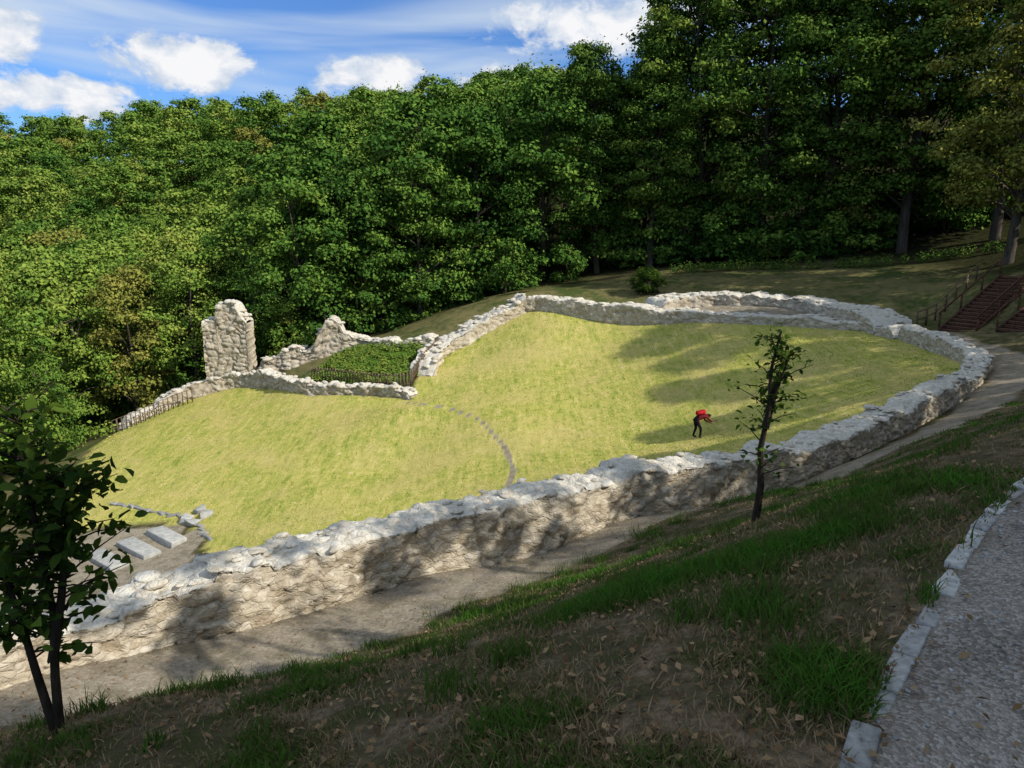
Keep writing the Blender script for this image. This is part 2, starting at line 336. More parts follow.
# ------------------------------------------------------------ stone walls
def resample(pts,step):
    pts=np.asarray(pts,float)
    P=np.vstack([2*pts[0]-pts[1],pts,2*pts[-1]-pts[-2]]); o=[]
    for i in range(1,len(P)-2):
        p0,p1,p2,p3=P[i-1:i+3]
        for t in np.linspace(0,1,24,endpoint=False):
            o.append(.5*((2*p1)+(-p0+p2)*t+(2*p0-5*p1+4*p2-p3)*t*t+(-p0+3*p1-3*p2+p3)*t**3))
    o.append(pts[-1]); o=np.array(o); s=np.concatenate([[0],np.cumsum(np.linalg.norm(np.diff(o[:,:2],axis=0),axis=1))])
    n=max(int(s[-1]/step),4); ss=np.linspace(0,s[-1],n+1)
    return np.stack([np.interp(ss,s,o[:,k]) for k in range(o.shape[1])],1),ss
_bm=bmesh.new(); bmesh.ops.create_icosphere(_bm,subdivisions=2,radius=1); ICO_V=np.array([v.co[:] for v in _bm.verts]); ICO_F=np.array([[v.index for v in f.verts] for f in _bm.faces]); _bm.free()
def wall(name,pts,width,res,amp=.1,topamp=.15,stone=.28,endtaper=.5,seed=1,sink=.25,linear=False,hmax=2.2,blocky=.5,sa=.06,cop=3,cs=.15,flat=.6):
    r_=np.random.default_rng(seed+100)
    if linear:
        pts=np.asarray(pts,float)
        sh=np.concatenate([[0],np.cumsum(np.hypot(*np.diff(pts[:,:2],axis=0).T))]); n=int(sh[-1]/res); ss=np.linspace(0,sh[-1],n+1)
        c=np.stack([np.interp(ss,sh,pts[:,k]) for k in range(3)],1)
    else: c,ss=resample([p[:3] for p in pts],res)
    n=len(c); d=np.gradient(c[:,:2],axis=0); d/=np.linalg.norm(d,axis=1)[:,None]; nr=np.stack([d[:,1],-d[:,0]],1)
    P3=np.stack([c[:,0],c[:,1],0*c[:,0]],1)
    zt=c[:,2]+topamp*fbm(P3*.9,3,seed)+topamp*blocky*np.round(vnoise(P3*1.6,seed+4)*1.5)/1.5
    w=width*(1+.14*fbm(P3*.6,3,seed+3))
    nh=max(int(hmax/res),4); nw=max(int(width/res),4)
    oz=hgt(c[:,0]+nr[:,0]*w/2,c[:,1]+nr[:,1]*w/2)-sink; iz=hgt(c[:,0]-nr[:,0]*w/2,c[:,1]-nr[:,1]*w/2)-sink
    if endtaper:
        e=np.clip(np.minimum(ss,ss[-1]-ss)/endtaper,0,1)**.6; zt=np.maximum(oz,iz)*(1-e)+zt*e+(1-e)*.1
    zt=np.maximum(zt,np.maximum(oz,iz)+sink*.6)
    rows=[];nrm=[];top=[]
    for k in range(nh):
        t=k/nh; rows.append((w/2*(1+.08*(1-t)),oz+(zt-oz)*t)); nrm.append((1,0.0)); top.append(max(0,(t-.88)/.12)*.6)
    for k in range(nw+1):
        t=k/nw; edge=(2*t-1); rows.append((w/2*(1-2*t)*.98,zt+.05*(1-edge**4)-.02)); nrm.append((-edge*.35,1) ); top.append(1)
    for k in range(nh-1,-1,-1):
        t=k/nh; rows.append((-w/2*(1+.08*(1-t)),iz+(zt-iz)*t)); nrm.append((-1,0.0)); top.append(max(0,(t-.88)/.12)*.6)
    m_=len(rows)
    v=np.zeros((m_,n,3)); N=np.zeros((m_,n,3))
    for k,((o,z),(a,b)) in enumerate(zip(rows,nrm)):
        v[k,:,0]=c[:,0]+nr[:,0]*o; v[k,:,1]=c[:,1]+nr[:,1]*o; v[k,:,2]=z
        N[k,:,0]=nr[:,0]*a; N[k,:,1]=nr[:,1]*a; N[k,:,2]=b
    v=v.reshape(-1,3); N=N.reshape(-1,3); N/=np.linalg.norm(N,axis=1)[:,None]+1e-9; top=np.repeat(np.array(top),n)
    q=v+.08*np.stack([vnoise(v*4,40),vnoise(v*4,41),vnoise(v*4,42)],1)
    d1,d2,idv=worley(q/stone*np.array([.75,.75,1.5]),seed)
    gap=np.clip(1-(d2-d1)/.2,0,1)
    side=1-top*.25
    dsp=amp*.9*fbm(v*1.3,3,seed+20)+sa*(idv-.5)*side-sa*.7*gap*side+amp*.4*fbm(v*7,3,seed+30)
    v=v+N*dsp[:,None]
    ix=np.arange(m_*n).reshape(m_,n)
    f=np.stack([ix[:-1,:-1],ix[:-1,1:],ix[1:,1:],ix[1:,:-1]],-1).reshape(-1,4)[:,::-1]
    caps=[]
    for col in (0,n-1):
        for k in range(m_//2-1):
            a=[ix[k,col],ix[k+1,col],ix[m_-2-k,col],ix[m_-1-k,col]]
            caps.append(a if col==0 else a[::-1])
    tint=np.clip(idv*.9+.1*vnoise(v*.8,3),0,1); gp=gap*side
    groups=[np.concatenate([f,np.array(caps)])]; vs=[v]; ts=[tint]; gs=[gp]; tps=[top]; nv_=len(v); tf=[]
    for j in range(int(ss[-1]*cop)):
        i=r_.integers(2,n-2); o=r_.uniform(-.47,.47)*w[i]; s=cs*r_.uniform(.45,1.25)
        k=ICO_V*np.array([s*r_.uniform(.9,1.6),s*r_.uniform(.7,1.1),s*r_.uniform(.55,1)*flat])
        k=k*(1+.22*vnoise(ICO_V*1.3+j*7.7,3)[:,None])
        a_=math.atan2(d[i,1],d[i,0])+r_.normal(0,.5); k=np.stack([k[:,0]*math.cos(a_)-k[:,1]*math.sin(a_),k[:,0]*math.sin(a_)+k[:,1]*math.cos(a_),k[:,2]],1)
        vs.append(k+np.array([c[i,0]+nr[i,0]*o,c[i,1]+nr[i,1]*o,zt[i]+.03*flat])); tf.append(ICO_F+nv_); nv_+=len(k)
        ts.append(np.full(len(k),r_.random())); gs.append(np.zeros(len(k))); tps.append(np.full(len(k),r_.uniform(.4,1)))
    if tf: groups.append(np.concatenate(tf))
    me=mk_mesh(name,np.concatenate(vs),groups,True)
    add_attr(me,'tint',np.concatenate(ts)); add_attr(me,'gap',np.concatenate(gs)); add_attr(me,'top',np.concatenate(tps))
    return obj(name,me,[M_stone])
wall('cavea_stone_wall',[(p[0],p[1],p[2]-.05) for p in WALL_N],.9,.05,.13,.17,.22,seed=1,hmax=1.6,sa=.055,cop=8,cs=.13,flat=.4,blocky=.8)
wall('ruined_stone_wall',WALL_FL,1.5,.10,.14,.2,.40,seed=2,hmax=1.4,sa=.09,cop=3,cs=.2,flat=.5)
wall('ruined_stone_wall',WALL_FU,2.4,.11,.14,.2,.4,seed=3,hmax=1.6,sa=.11,cop=5,cs=.22,flat=.5)
wall('ruined_stone_wall',[(1.2,54.0,-4.6),(-0.9,53.0,-5.6),(-3.3,51.6,-6.8),(-5.0,50.2,-7.7),(-5.9,47,-8.6)],1.6,.1,.2,.3,.45,seed=4,hmax=1.6,sa=.14,cop=6,cs=.24)
wall('ruined_stone_wall',[(-6.0,44.7,-9.7),(-8.4,45.8,-9.65),(-13.3,47.6,-9.8),(-16.8,50.9,-9.8),(-19.9,52.6,-10.1),(-22.8,52.4,-10.8),(-24.7,51.6,-11.7),(-26.9,49.2,-13.0)],1.0,.09,.15,.25,.4,seed=5,hmax=1.4,sa=.12,cop=5,cs=.2)
wall('ruined_stone_wall',[(-18.6,53.4,-9.3),(-17,53.5,-9.0),(-16.4,53.5,-8.5),(-15.6,53.6,-8.4),(-15.2,53.6,-8.9),(-14.4,53.6,-8.5),(-14.0,53.6,-7.3),(-13.6,53.7,-6.5),(-13.0,53.8,-6.3),(-12.5,53.9,-6.7),(-12.2,53.9,-7.5),(-11.2,54,-7.8),(-10,53.6,-8.0),(-7.9,52.8,-7.9),(-5.4,52.3,-7.2)],1.3,.09,.18,.3,.45,seed=6,hmax=2.6,linear=True,sa=.16,cop=6,cs=.24)
wall('ruined_masonry_pillar',[(-22.05,53.2,-6.5),(-21.7,53.2,-6.35),(-21.3,53.2,-6.3),(-21.1,53.2,-6.2),(-21.0,53.2,-5.3),(-20.6,53.2,-5.1),(-20.2,53.2,-4.9),(-19.9,53.2,-4.95),(-19.6,53.2,-5.2),(-19.4,53.2,-5.8),(-19.15,53.2,-6.1),(-19.05,53.2,-6.3),(-18.95,53.2,-6.5)],1.7,.07,.10,.08,.50,seed=8,hmax=5.6,linear=True,endtaper=0,sa=.16,cop=6,cs=.25)

# ------------------------------------------------------------ kerb, slabs, edging stones
a=Acc(); kp,ss=resample([(p[0],p[1],0) for p in KERB],.3)
for i in range(len(kp)-1):
    c=(kp[i]+kp[i+1])/2; d=kp[i+1]-kp[i]; L=np.linalg.norm(d)-.004-rng.random()*.012
    a.box((c[0]+rng.normal(0,.004),c[1]+rng.normal(0,.004),H(c[0],c[1])-.038+rng.normal(0,.004)),(L,.085,.10),math.atan2(d[1],d[0])+rng.normal(0,.03),rng.random(),jit=.006)
kerb=obj('stone_kerb',a.mesh('stone_kerb'),[M_kerb])
b=kerb.modifiers.new('bev','BEVEL'); b.width=.01; b.segments=2
a=Acc()
for (cx,cy,L) in ((-16.9,28.7,2.4),(-16.0,29.6,2.4),(-15.2,30.5,2.2)):
    z=H(cx,cy); a.box((cx,cy,z+.05),(.76,L,.3),math.radians(52),rng.random(),jit=.03)
sl=obj('stone_seat_blocks',a.mesh('slabs'),[M_slab]); b=sl.modifiers.new('bev','BEVEL'); b.width=.04; b.segments=2
a=Acc(); E,_=resample([(-19.6,34.6,0),(-17.4,33.4,0),(-15.2,32.3,0),(-14,31.2,0),(-13.1,30.0,0)],.42)
for p in E: a.box((p[0],p[1],H(p[0],p[1])-.02),(.4+rng.random()*.2,.2,.2),math.radians(-30)+rng.normal(0,.3),rng.random()*.4,jit=.04)
for p in ((-14.6,32.6),(-14.1,32.2),(-14.9,31.9),(-14.4,31.5)): a.box((p[0],p[1],H(*p)+.05),(.5,.4,.4),rng.random()*6,rng.random(),jit=.08)
sl=obj('edging_stones',a.mesh('edging'),[M_slab]); b=sl.modifiers.new('bev','BEVEL'); b.width=.05; b.segments=2

# ------------------------------------------------------------ fences
def fence(name,pl,h,spacing,rails=(.3,.85),pw=.05,mt=None,rw=.04):
    a=Acc(); c,ss=resample([(p[0],p[1],0) for p in pl],spacing)
    z=hgt(c[:,0],c[:,1])
    for i in range(len(c)):
        a.box((c[i,0],c[i,1],z[i]+h/2-.05),(pw,pw,h*(1+rng.normal(0,.04))),rng.random(),rng.random(),jit=.006)
    for r in rails:
        a.tube(np.stack([c[:,0],c[:,1],z+h*r],1),np.full(len(c),rw/2),5,.5)
    return obj(name,a.mesh(name),[mt or M_wood])
fence('picket_fence',[(-5.0,51.2),(-5.7,48.8),(-6.3,46.4),(-6.6,45.9),(-9,46.6),(-13.4,48.6)],1.0,.22,(.35,.8),.06)
fence('wooden_rail_fence',[(-22.6,51.0),(-24.4,50.2),(-26.6,47.6)],1.0,.3,(.4,.95),.06)
fence('wooden_handrail',[(22.3,40.6),(25,42.8),(28,45)],1.0,1.2,(.95,.5),.08,None,.07)

# ------------------------------------------------------------ stairs
def stairs(name,start,dirv,n,tread,rise,w,base):
    a=Acc(); d=np.array(dirv,float); d/=np.linalg.norm(d); s=np.array([-d[1],d[0]]); rz=math.atan2(d[1],d[0])
    for i in range(n):
        p=np.array(start)+d*tread*i; z=base+rise*(i+1)
        a.box((p[0],p[1],z-.03),(tread*.92,w,.06),rz,.6+.4*rng.random(),jit=.004)
        q=p-d*tread*.44
        a.box((q[0],q[1],z-rise/2-.035),(.035,w*.98,rise-.07),rz,rng.random()*.3)
    for sd in (-1,1):
        A0=np.array(start)+s*sd*(w/2+.05)-d*tread*.5; B0=np.array(start)+s*sd*(w/2+.05)+d*tread*(n-.5)
        ln=np.array([B0[0]-A0[0],B0[1]-A0[1],rise*n]); L=np.linalg.norm(ln); ax=ln/L; sy=np.array([s[0],s[1],0]); up=np.cross(ax,sy)
        mid=np.array([(A0[0]+B0[0])/2,(A0[1]+B0[1])/2,base+rise*n/2+.02])
        a.box(mid,(L,.06,.28),axes=np.stack([ax,sy,up]))
        for k in (0.02,.35,.68,.98):
            q=A0+(B0-A0)*k; z=base+rise*n*k; a.box((q[0]+s[0]*sd*.08,q[1]+s[1]*sd*.08,z+.45),(.08,.08,1.1),rz)
        a.box(mid+np.array([s[0]*sd*.08,s[1]*sd*.08,.95]),(L,.06,.08),axes=np.stack([ax,sy,up]))
    return obj(name,a.mesh(name),[M_woodr])
stairs('wooden_staircase',(23.4,38.6),(.86,.5),17,.33,.165,1.7,-5.35)
stairs('wooden_staircase',(24.6,35.9),(.9,.42),14,.33,.165,1.5,-4.95)

# ------------------------------------------------------------ trees
def make_tree(name,h,cr,cb,ncl,nlf,ls,mt,seed,clr=(.9,1.6),trunk=.2,open_=0.0,vs=.85,raw=False):
    global rng
    rng=np.random.default_rng(seed); a=Acc()
    lean=rng.normal(0,.03,2)*h
    zz=np.linspace(-.6,h*.9,9); tp=np.stack([lean[0]*(zz/h)**2+.12*np.sin(zz*.6+seed),lean[1]*(zz/h)**2+.12*np.cos(zz*.5+seed),zz],1)
    a.tube(tp,trunk*np.linspace(1.15,.12,9),8,.5,0)
    cl=[]; tries=0
    while len(cl)<ncl and tries<20000:
        tries+=1
        t=rng.random(); z=cb+(h-cb)*t
        prof=math.sin(math.pi*min(1,(t*.80+.17)))**.65
        ang=rng.random()*2*math.pi
        lob=1+.24*math.sin(ang*2+seed)+.2*math.sin(ang*3+seed*2+t*6)
        R=cr*prof*lob; r=R*(rng.random()**.4)
        if r<R*.35 and t<.8: continue
        p=np.array([r*math.cos(ang),r*math.sin(ang),z]); cl.append((p,r/max(R,.1)))
    for i,(p,q) in enumerate(cl):
        cr_=rng.uniform(*clr)*(1.0-.25*q); n=int(nlf*rng.uniform(.6,1.3))
        if rng.random()<open_: continue
        u=rng.normal(size=(n,3)); u/=np.linalg.norm(u,axis=1)[:,None]; u[:,2]=np.where(u[:,2]<-.4,-u[:,2]*.5,u[:,2])
        rad=rng.random(n)**.35*(1+.35*rng.normal(size=n)*(rng.random(n)<.3))
        off=u*rad[:,None]*np.array([1,1,vs])*cr_*rng.uniform(.85,1.15,3)
        c=p+off
        nr=u*.9+np.array([0,0,.4])+rng.normal(0,.5,(n,3))
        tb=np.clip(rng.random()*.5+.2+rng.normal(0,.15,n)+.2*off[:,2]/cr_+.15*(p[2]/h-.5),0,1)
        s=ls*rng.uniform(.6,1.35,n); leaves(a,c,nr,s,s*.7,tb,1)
        if i%3==0:
            z0=max(cb*.7,p[2]-rng.uniform(.25,.5)*np.hypot(p[0],p[1])-.5); z0=min(z0,h*.85)
            b0=np.array([np.interp(z0,zz,tp[:,0]),np.interp(z0,zz,tp[:,1]),z0]); mid=(b0+p)/2+np.array([0,0,.12*np.linalg.norm(p-b0)])+rng.normal(0,.15,3)
            rr=trunk*.38*(1-z0/h*.6); a.tube([b0,mid,p],[rr,rr*.6,rr*.2],5,.5,0)
    if raw: return a.arrays()
    me=a.mesh(name); me.materials.append(M_bark); me.materials.append(mt); return me
hill=[make_tree('h',13,4.6,1.4,70,185,.265,None,11+i,(.9,2.0),.2,raw=True) for i in range(5)]
hillc=[make_tree('h',14,3.2,1.2,64,160,.26,None,31+i,(.7,1.6),.18,raw=True) for i in range(2)]
under=[make_tree('s',4.2,2.6,.2,36,100,.25,None,81+i,(.7,1.2),.06,raw=True) for i in range(2)]
tall=[make_tree('tree_tall',23,5.4,4.5,150,240,.27,M_tall,51+i,(1.0,2.0),.34) for i in range(3)]
yelt=make_tree('tree_tall_yellow',21,5.0,3.5,150,220,.25,M_leafy,72,(.9,1.7),.3)
sparse=make_tree('tree_sparse',10,3.0,3.2,34,110,.17,M_leaf,66,(.4,.85),.14)
rng=np.random.default_rng(99)
FQ=[];FT=[];FM=[]
def grow(arr,x,y,s,sz,yellow=False,cut=0.0,keep=1.0,bias=0.0):
    th=rng.random()*6.28; c_,s_=math.cos(th),math.sin(th); z0=H(x,y)-.15
    tr=min(max(rng.normal(.44,.26)+bias,.0),.95)
    for mi,(Q,T) in enumerate(arr):
        if mi==1:
            m=np.ones(len(Q),bool)
            if keep<1: m&=rng.random(len(Q))<keep
            if cut>0: m&=Q[:,0,2]>cut
            Q=Q[m];T=T[m]
            if keep<1:
                ce=Q.mean(1,keepdims=True); Q=ce+(Q-ce)*(1/keep)**.45
        elif cut>0: Q=Q[:40];T=T[:40]
        q=np.stack([(Q[...,0]*c_-Q[...,1]*s_)*s+x,(Q[...,0]*s_+Q[...,1]*c_)*s+y,Q[...,2]*sz+z0],-1).astype(np.float32)
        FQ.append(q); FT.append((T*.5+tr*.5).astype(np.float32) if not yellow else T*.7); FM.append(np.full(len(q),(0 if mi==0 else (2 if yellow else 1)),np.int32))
def ridge(x,y):
    return float(np.interp(x/y,[-.7,-.5,-.28,-.1,0,.12,.2,.25,.3],[.155,.178,.198,.205,.212,.235,.28,.34,.6]))*y
cnt=0; yy=68.0
while yy<222:
    sp=7.0 if yy<100 else (8.5 if yy<150 else 10)
    for xx in np.arange(-.74*yy-6,.30*yy+4,sp):
        x0=xx+rng.normal(0,sp*.3); y0=yy+rng.normal(0,sp*.3)
        if x0>9 and y0>78: continue
        if x0>.24*y0: continue
        r=rng.random()
        mesh=hill[rng.integers(5)] if r<.74 else hillc[rng.integers(2)]
        want=13+5*rng.random() if x0<-22 else 15+5*rng.random()
        if y0>100: want=11+7*rng.random()
        lim=(ridge(x0,y0)-H(x0,y0))/1.1
        want=min(want,lim*(.80+.20*rng.random()))
        if want<4: continue
        far=y0>105
        grow(mesh,x0,y0,want/13*(1.1 if far else 1)*rng.uniform(.85,1.2),want/13.5,yellow=rng.random()<.03,cut=4.5 if y0>76 else 0,keep=.4 if y0>150 else (.6 if far else 1),bias=-.1 if x0>-22 else .06); cnt+=1
    yy+=sp*.88
for (x0,y0,w,k) in [(-33,44,12,0),(-38,40,13,1),(-41,49,16,2),(-34,53,13,3),(-29.5,56.5,11.5,5),(-46,44,15,0),(-50,54,17,1),(-36,61,15,2),(-43,60,16,3),(-25.5,58.5,11,4),(-28,64,14,1),(-21,60,12.5,0),(-17,59.5,13.5,4),(-33,67,14,1),(-24,66,13,3),(-12.5,62,13,1),(-7.5,61,12.5,0),(-55,64,17,2),(-47,70,16,1),(-39,35,10,2),(-33.5,37,8,3),(-31,47.5,7,0),(-3,64,15,2),(-14,67,15,3),(2.5,66,16.5,4)]:
    w=min(w,(ridge(x0,y0)-H(x0,y0))/1.1); grow(hill[k%5],x0,y0,w/13,w/13,yellow=(k==5),bias=.08 if x0<-15 else -.1)
for i in range(48):
    x0=rng.uniform(-44,6); y0=rng.uniform(58,66) if x0>-28 else rng.uniform(40,66)
    if x0>-30 and y0<56: continue
    s=rng.uniform(.7,1.3); grow(under[i%2],x0,y0,s,s)
for i in range(34):
    x0=rng.uniform(4,46); y0=rng.uniform(63,68); s=rng.uniform(.7,1.5); grow(under[i%2],x0,y0,s,s,bias=-.15)
Q=np.concatenate(FQ); nq=len(Q)
me=mk_mesh('forest',Q.reshape(-1,3),[np.arange(nq*4).reshape(nq,4)])
me.polygons.foreach_set('material_index',np.concatenate(FM)); add_attr(me,'tint',np.repeat(np.concatenate(FT),4)); me.update()
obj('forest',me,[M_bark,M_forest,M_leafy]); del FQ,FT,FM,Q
def put(me,name,x,y,s=1,sz=None):
    o=bpy.data.objects.new(name,me); scene.collection.objects.link(o); o.location=(x,y,H(x,y)-.15)
    o.rotation_euler=(rng.normal(0,.03),rng.normal(0,.03),rng.random()*6.28); o.scale=(s,s,sz or s*rng.uniform(.92,1.08))
    return o
for (x0,y0,w,k) in [(7.5,66,18,0),(12,65,20,1),(16.5,66,24,2),(21,64,25,0),(26,63,25,1),(31.5,61,26,2),(37,58,25,0),(42,53,24,1),(36,67,28,2),(28,70,28,0),(18,72,27,1)]:
    put(tall[k],'broadleaf_tree',x0,y0,w/23)
put(yelt,'yellowing_tree',31.5,47.5,.95)
# trees beside the upper path, out of frame to the right: their shade falls on bank and lawn
for (x0,y0,w,k) in [(25.5,20.5,11,0),(27.5,25,11,1),(29.5,28.5,12,2),(37,32,17.5,0),(34.5,36.5,14,1),(37.5,40.5,13,2),(12,-3,11,0),(15.5,-2.2,11.5,1),(13,-8,12,2),(20,-2.5,13,0),(9,-6,11,2),(8.6,-1.6,9.5,1),(20.5,9,12,1),(22.5,12.5,13,2),(25,16.5,13,0),(17,-7,13,1),(7,-3.5,8.5,0)]:
    put(tall[k],'broadleaf_tree',x0,y0,w/23)
for (x0,y0,s) in ((9.3,3.2,.95),(12.3,6.2,1.05),(15.2,8.8,1.15),(18,4.5,1.3)): put(sparse,'young_tree',x0,y0,s)
bm=make_tree('bush',2.0,1.25,.2,60,150,.11,M_leafd,91,(.35,.55),.05); rng=np.random.default_rng(4); put(bm,'round_bush',9.9,54.5,1.0)
rng=np.random.default_rng(5); a=Acc()
for p in resample([(13,60,0),(20,60,0),(27,57,0),(34,52,0)],.5)[0]:
    if rng.random()<.15: continue
    z=H(p[0],p[1]); n=90; u=rng.normal(size=(n,3)); u/=np.linalg.norm(u,axis=1)[:,None]
    c=np.array([p[0],p[1],z+.45])+u*np.array([.5,.5,.5])*rng.uniform(.7,1.2)*rng.random((n,1))**.3
    leaves(a,c,u+[0,0,.5],np.full(n,.16),np.full(n,.1),np.clip(rng.random()*.5+rng.random(n)*.5,0,1))
obj('low_hedge',a.mesh('hedge'),[M_tall])
a=Acc(); n=0
while n<260:
    px,py=rng.uniform(-13.6,-5.2),rng.uniform(46.2,53.8)
    if not in_poly(np.array([px]),np.array([py]),PLOT)[0]: continue
    n+=1; k=60; u=rng.normal(size=(k,3)); u/=np.linalg.norm(u,axis=1)[:,None]
    c=np.array([px,py,H(px,py)+.15])+u*np.array([.4,.4,.25])*rng.random((k,1))**.4
    leaves(a,c,u*.5+[0,0,1.2],np.full(k,.16),np.full(k,.1),np.clip(.35+rng.random()*.3+rng.random(k)*.2,0,1))
obj('garden_plants',a.mesh('garden'),[M_forest])

# ------------------------------------------------------------ saplings
def sapling(name,base,stems,branches,leafn,ls,seed,tr=.022,lo=.35,bl=(.15,.42)):
    global rng
    rng=np.random.default_rng(seed); a=Acc(); tips=[]
    for st in stems:
        st=np.array(st,float); k=len(st); a.tube(st,tr*np.linspace(1.2,.3,k),8,.5,0)
        for b in range(branches):
            t=rng.uniform(lo,1)*(k-1); i=min(int(t),k-2); p=st[i]+(st[i+1]-st[i])*(t-i)
            ang=rng.random()*6.28; L=rng.uniform(*bl)*(1.15-t/(k-1)*.5)
            d=np.array([math.cos(ang),math.sin(ang),rng.uniform(.0,.7)])*L
            pts=np.array([p,p+d*.5+[0,0,.02],p+d]); a.tube(pts,[.007,.005,.002],5,.5,0)
            for j in range(leafn):
                s=rng.uniform(.15,1.05); c=p+d*s; tips.append(c+rng.normal(0,.035,3))
    tips=np.array(tips); n=len(tips)
    nrm=rng.normal(0,.5,(n,3))+[0,0,.7]; nrm/=np.linalg.norm(nrm,axis=1)[:,None]
    r=rng.normal(size=(n,3)); r[:,2]-=.5; ax=r-nrm*(r*nrm).sum(1)[:,None]; ax/=np.linalg.norm(ax,axis=1)[:,None]; b=np.cross(nrm,ax)
    L=ls*rng.uniform(.6,1.25,n)[:,None]; W=L*.6
    prof=[(0,0,0),(.25,.42,.10),(.6,.45,.10),(1,0,-.12),(.6,-.45,.10),(.25,-.42,.10),(.45,0,-.02)]
    v=np.stack([tips+ax*L*u+b*W*w+nrm*L*z for u,w,z in prof],1).reshape(-1,3)
    o=np.arange(n)[:,None]*7
    f4=np.concatenate([o+np.array([0,6,2,1]),o+np.array([0,5,4,6])]); f3=np.concatenate([o+np.array([6,3,2]),o+np.array([6,4,3])])
    t=np.repeat(np.clip(rng.random(n),0,1),7); n0=a.n
    a.add(v,f4,t,1); a.g.setdefault((1,3),[]).append(f3+n0)
    me=a.mesh(name); me.materials.append(M_barkd); me.materials.append(M_leafd)
    o=bpy.data.objects.new(name,me); scene.collection.objects.link(o); o.location=base; return o
zb=H(-2.68,3.87)
sapling('hornbeam_sapling',(-2.68,3.87,zb-.03),[[(0,0,0),(.02,0,.4),(.06,0,.8),(.03,0,1.3),(.0,0,1.7),(.03,0,1.95)],[(-.02,0,0),(-.1,.02,.4),(-.14,0,.8),(-.22,0,1.2),(-.2,0,1.6)],[(.02,.0,.5),(.12,0,.9),(.14,.1,1.3),(.2,0,1.6)]],44,9,.092,3,.024,.3)
zb=H(2.48,7.1)
sapling('hornbeam_sapling',(2.48,7.1,zb-.03),[[(0,0,0),(.03,0,.4),(.0,0,.8),(.06,0,1.2),(.05,0,1.6),(.12,0,1.98)],[(.03,0,1.0),(.12,.05,1.35),(.22,0,1.75)]],28,7,.07,4,.034,.25,(.08,.38))

# ------------------------------------------------------------ grass
def blades(px,py,h,w,tint,name,mt,lean=.5):
    n=len(px); pz=hgt(px,py)-.01; yaw=rng.random(n)*6.28; ld=rng.random(n)*6.28; le=rng.uniform(.1,1,n)*lean*h
    base=np.stack([px,py,pz],1); s=np.stack([np.cos(yaw),np.sin(yaw),0*yaw],1)*w[:,None]/2
    l=np.stack([np.cos(ld)*le,np.sin(ld)*le,0*le],1); up=np.array([0,0,1.])*h[:,None]
    v=np.stack([base-s,base+s,base+s*.7+l*.35+up*.55,base-s*.7+l*.35+up*.55,base+l+up*.95],1).reshape(-1,3)
    o=np.arange(n)[:,None]*5
    me=mk_mesh(name,v,[o+np.array([0,1,2,3]),o+np.array([3,2,4])]); add_attr(me,'tint',np.repeat(np.clip(tint,0,1),5))
    return obj(name,me,[mt])
rng=np.random.default_rng(21)
N=420000
ang=rng.uniform(-.72,.72,N); r=2.0+26*rng.random(N)**1.6
px=r*np.sin(ang); py=r*np.cos(ang)
zp,zg,zl,zf,zpl=zones(px,py)
dw=seg_dist(px,py,[(p[0],p[1]) for p in WALL_N])
P3=np.stack([px,py,0*px],1)
cl=fbm(P3*1.6,4,77)*1.25; 
keep=(zg<.5)&(zl<.5)&(dw>.55)&(rng.random(N)>zp*1.1)&(rng.random(N)<np.clip(.48+cl*1.4,.10,1))&~in_poly(px,py,LAWN)
px,py,cl,r=px[keep],py[keep],cl[keep],r[keep]; n=len(px)
green=np.clip(.28+cl*1.4+rng.normal(0,.24,n),0,1)
h=(.026+.035*rng.random(n)+.06*np.clip(cl,0,1)*rng.random(n)*2); w=.004+.0006*r+.002*rng.random(n)
blades(px,py,h,w*1.2,green,'rough_grass',M_blade,1.3)
tx=[];ty=[];th=[];cs=[]
for i in range(320):
    a_=rng.uniform(-.7,.7); r_=3+15*rng.random()**.9; cs.append((r_*math.sin(a_),r_*math.cos(a_),.4+.55*rng.random()))
for (q,w_) in (((-1.2,10.1),1.3),((-.6,9.9),1.2),((.8,11.4),1.5),((1.3,11.8),1.2),((.3,10.6),1.1),((2.2,12.7),1.2),((-3.2,8.0),1),((4.4,14.2),1.2),((3,12.6),1.3),((.7,9.2),1.1),((2.3,10.5),1.2),((3.3,8.7),1.0),((5.5,14.8),1.1)): cs.append((*q,w_))
for (cx,cy,s_) in cs:
    k=70; tx.append(cx+rng.normal(0,.09*s_,k)); ty.append(cy+rng.normal(0,.09*s_,k)); th.append(s_*rng.uniform(.08,.24,k))
tx=np.concatenate(tx);ty=np.concatenate(ty);th=np.concatenate(th)
zp,zg,zl,_,_=zones(tx,ty); dw=seg_dist(tx,ty,[(p[0],p[1]) for p in WALL_N]); kk=(zg<.5)&(zl<.5)&(dw>.55)&(zp<.8); tx,ty,th=tx[kk],ty[kk],th[kk]
blades(tx,ty,th,np.full(len(tx),.009),.5+.5*rng.random(len(tx)),'grass_tufts',M_blade,.8)
N=130000; px=rng.uniform(-27,21,N); py=rng.uniform(22,54,N); _,_,zl,_,_=zones(px,py); zd=seg_dist(px,py,PATH_LAWN)
dr=seg_dist(px,py,[(p[0],p[1]) for p in WALL_N]); kk=(zl>.5)&(zd>.2)&(dr>.6); px,py=px[kk],py[kk]; n=len(px)
cl=fbm(np.stack([px*1.5,py*.5,0*px],1),4,12)
blades(px,py,rng.uniform(.02,.07,n),rng.uniform(.03,.06,n),.45+cl*1.2+rng.normal(0,.22,n),'mown_lawn_grass',M_lawnb,1.4)
N=6500; ang=rng.uniform(-.72,.72,N); r=1.8+13*rng.random(N)**1.2; px=r*np.sin(ang); py=r*np.cos(ang); _,zg,zl,_,_=zones(px,py)
kk=(zl<.5)&(rng.random(N)<1-.6*zg); px,py=px[kk],py[kk]; n=len(px)
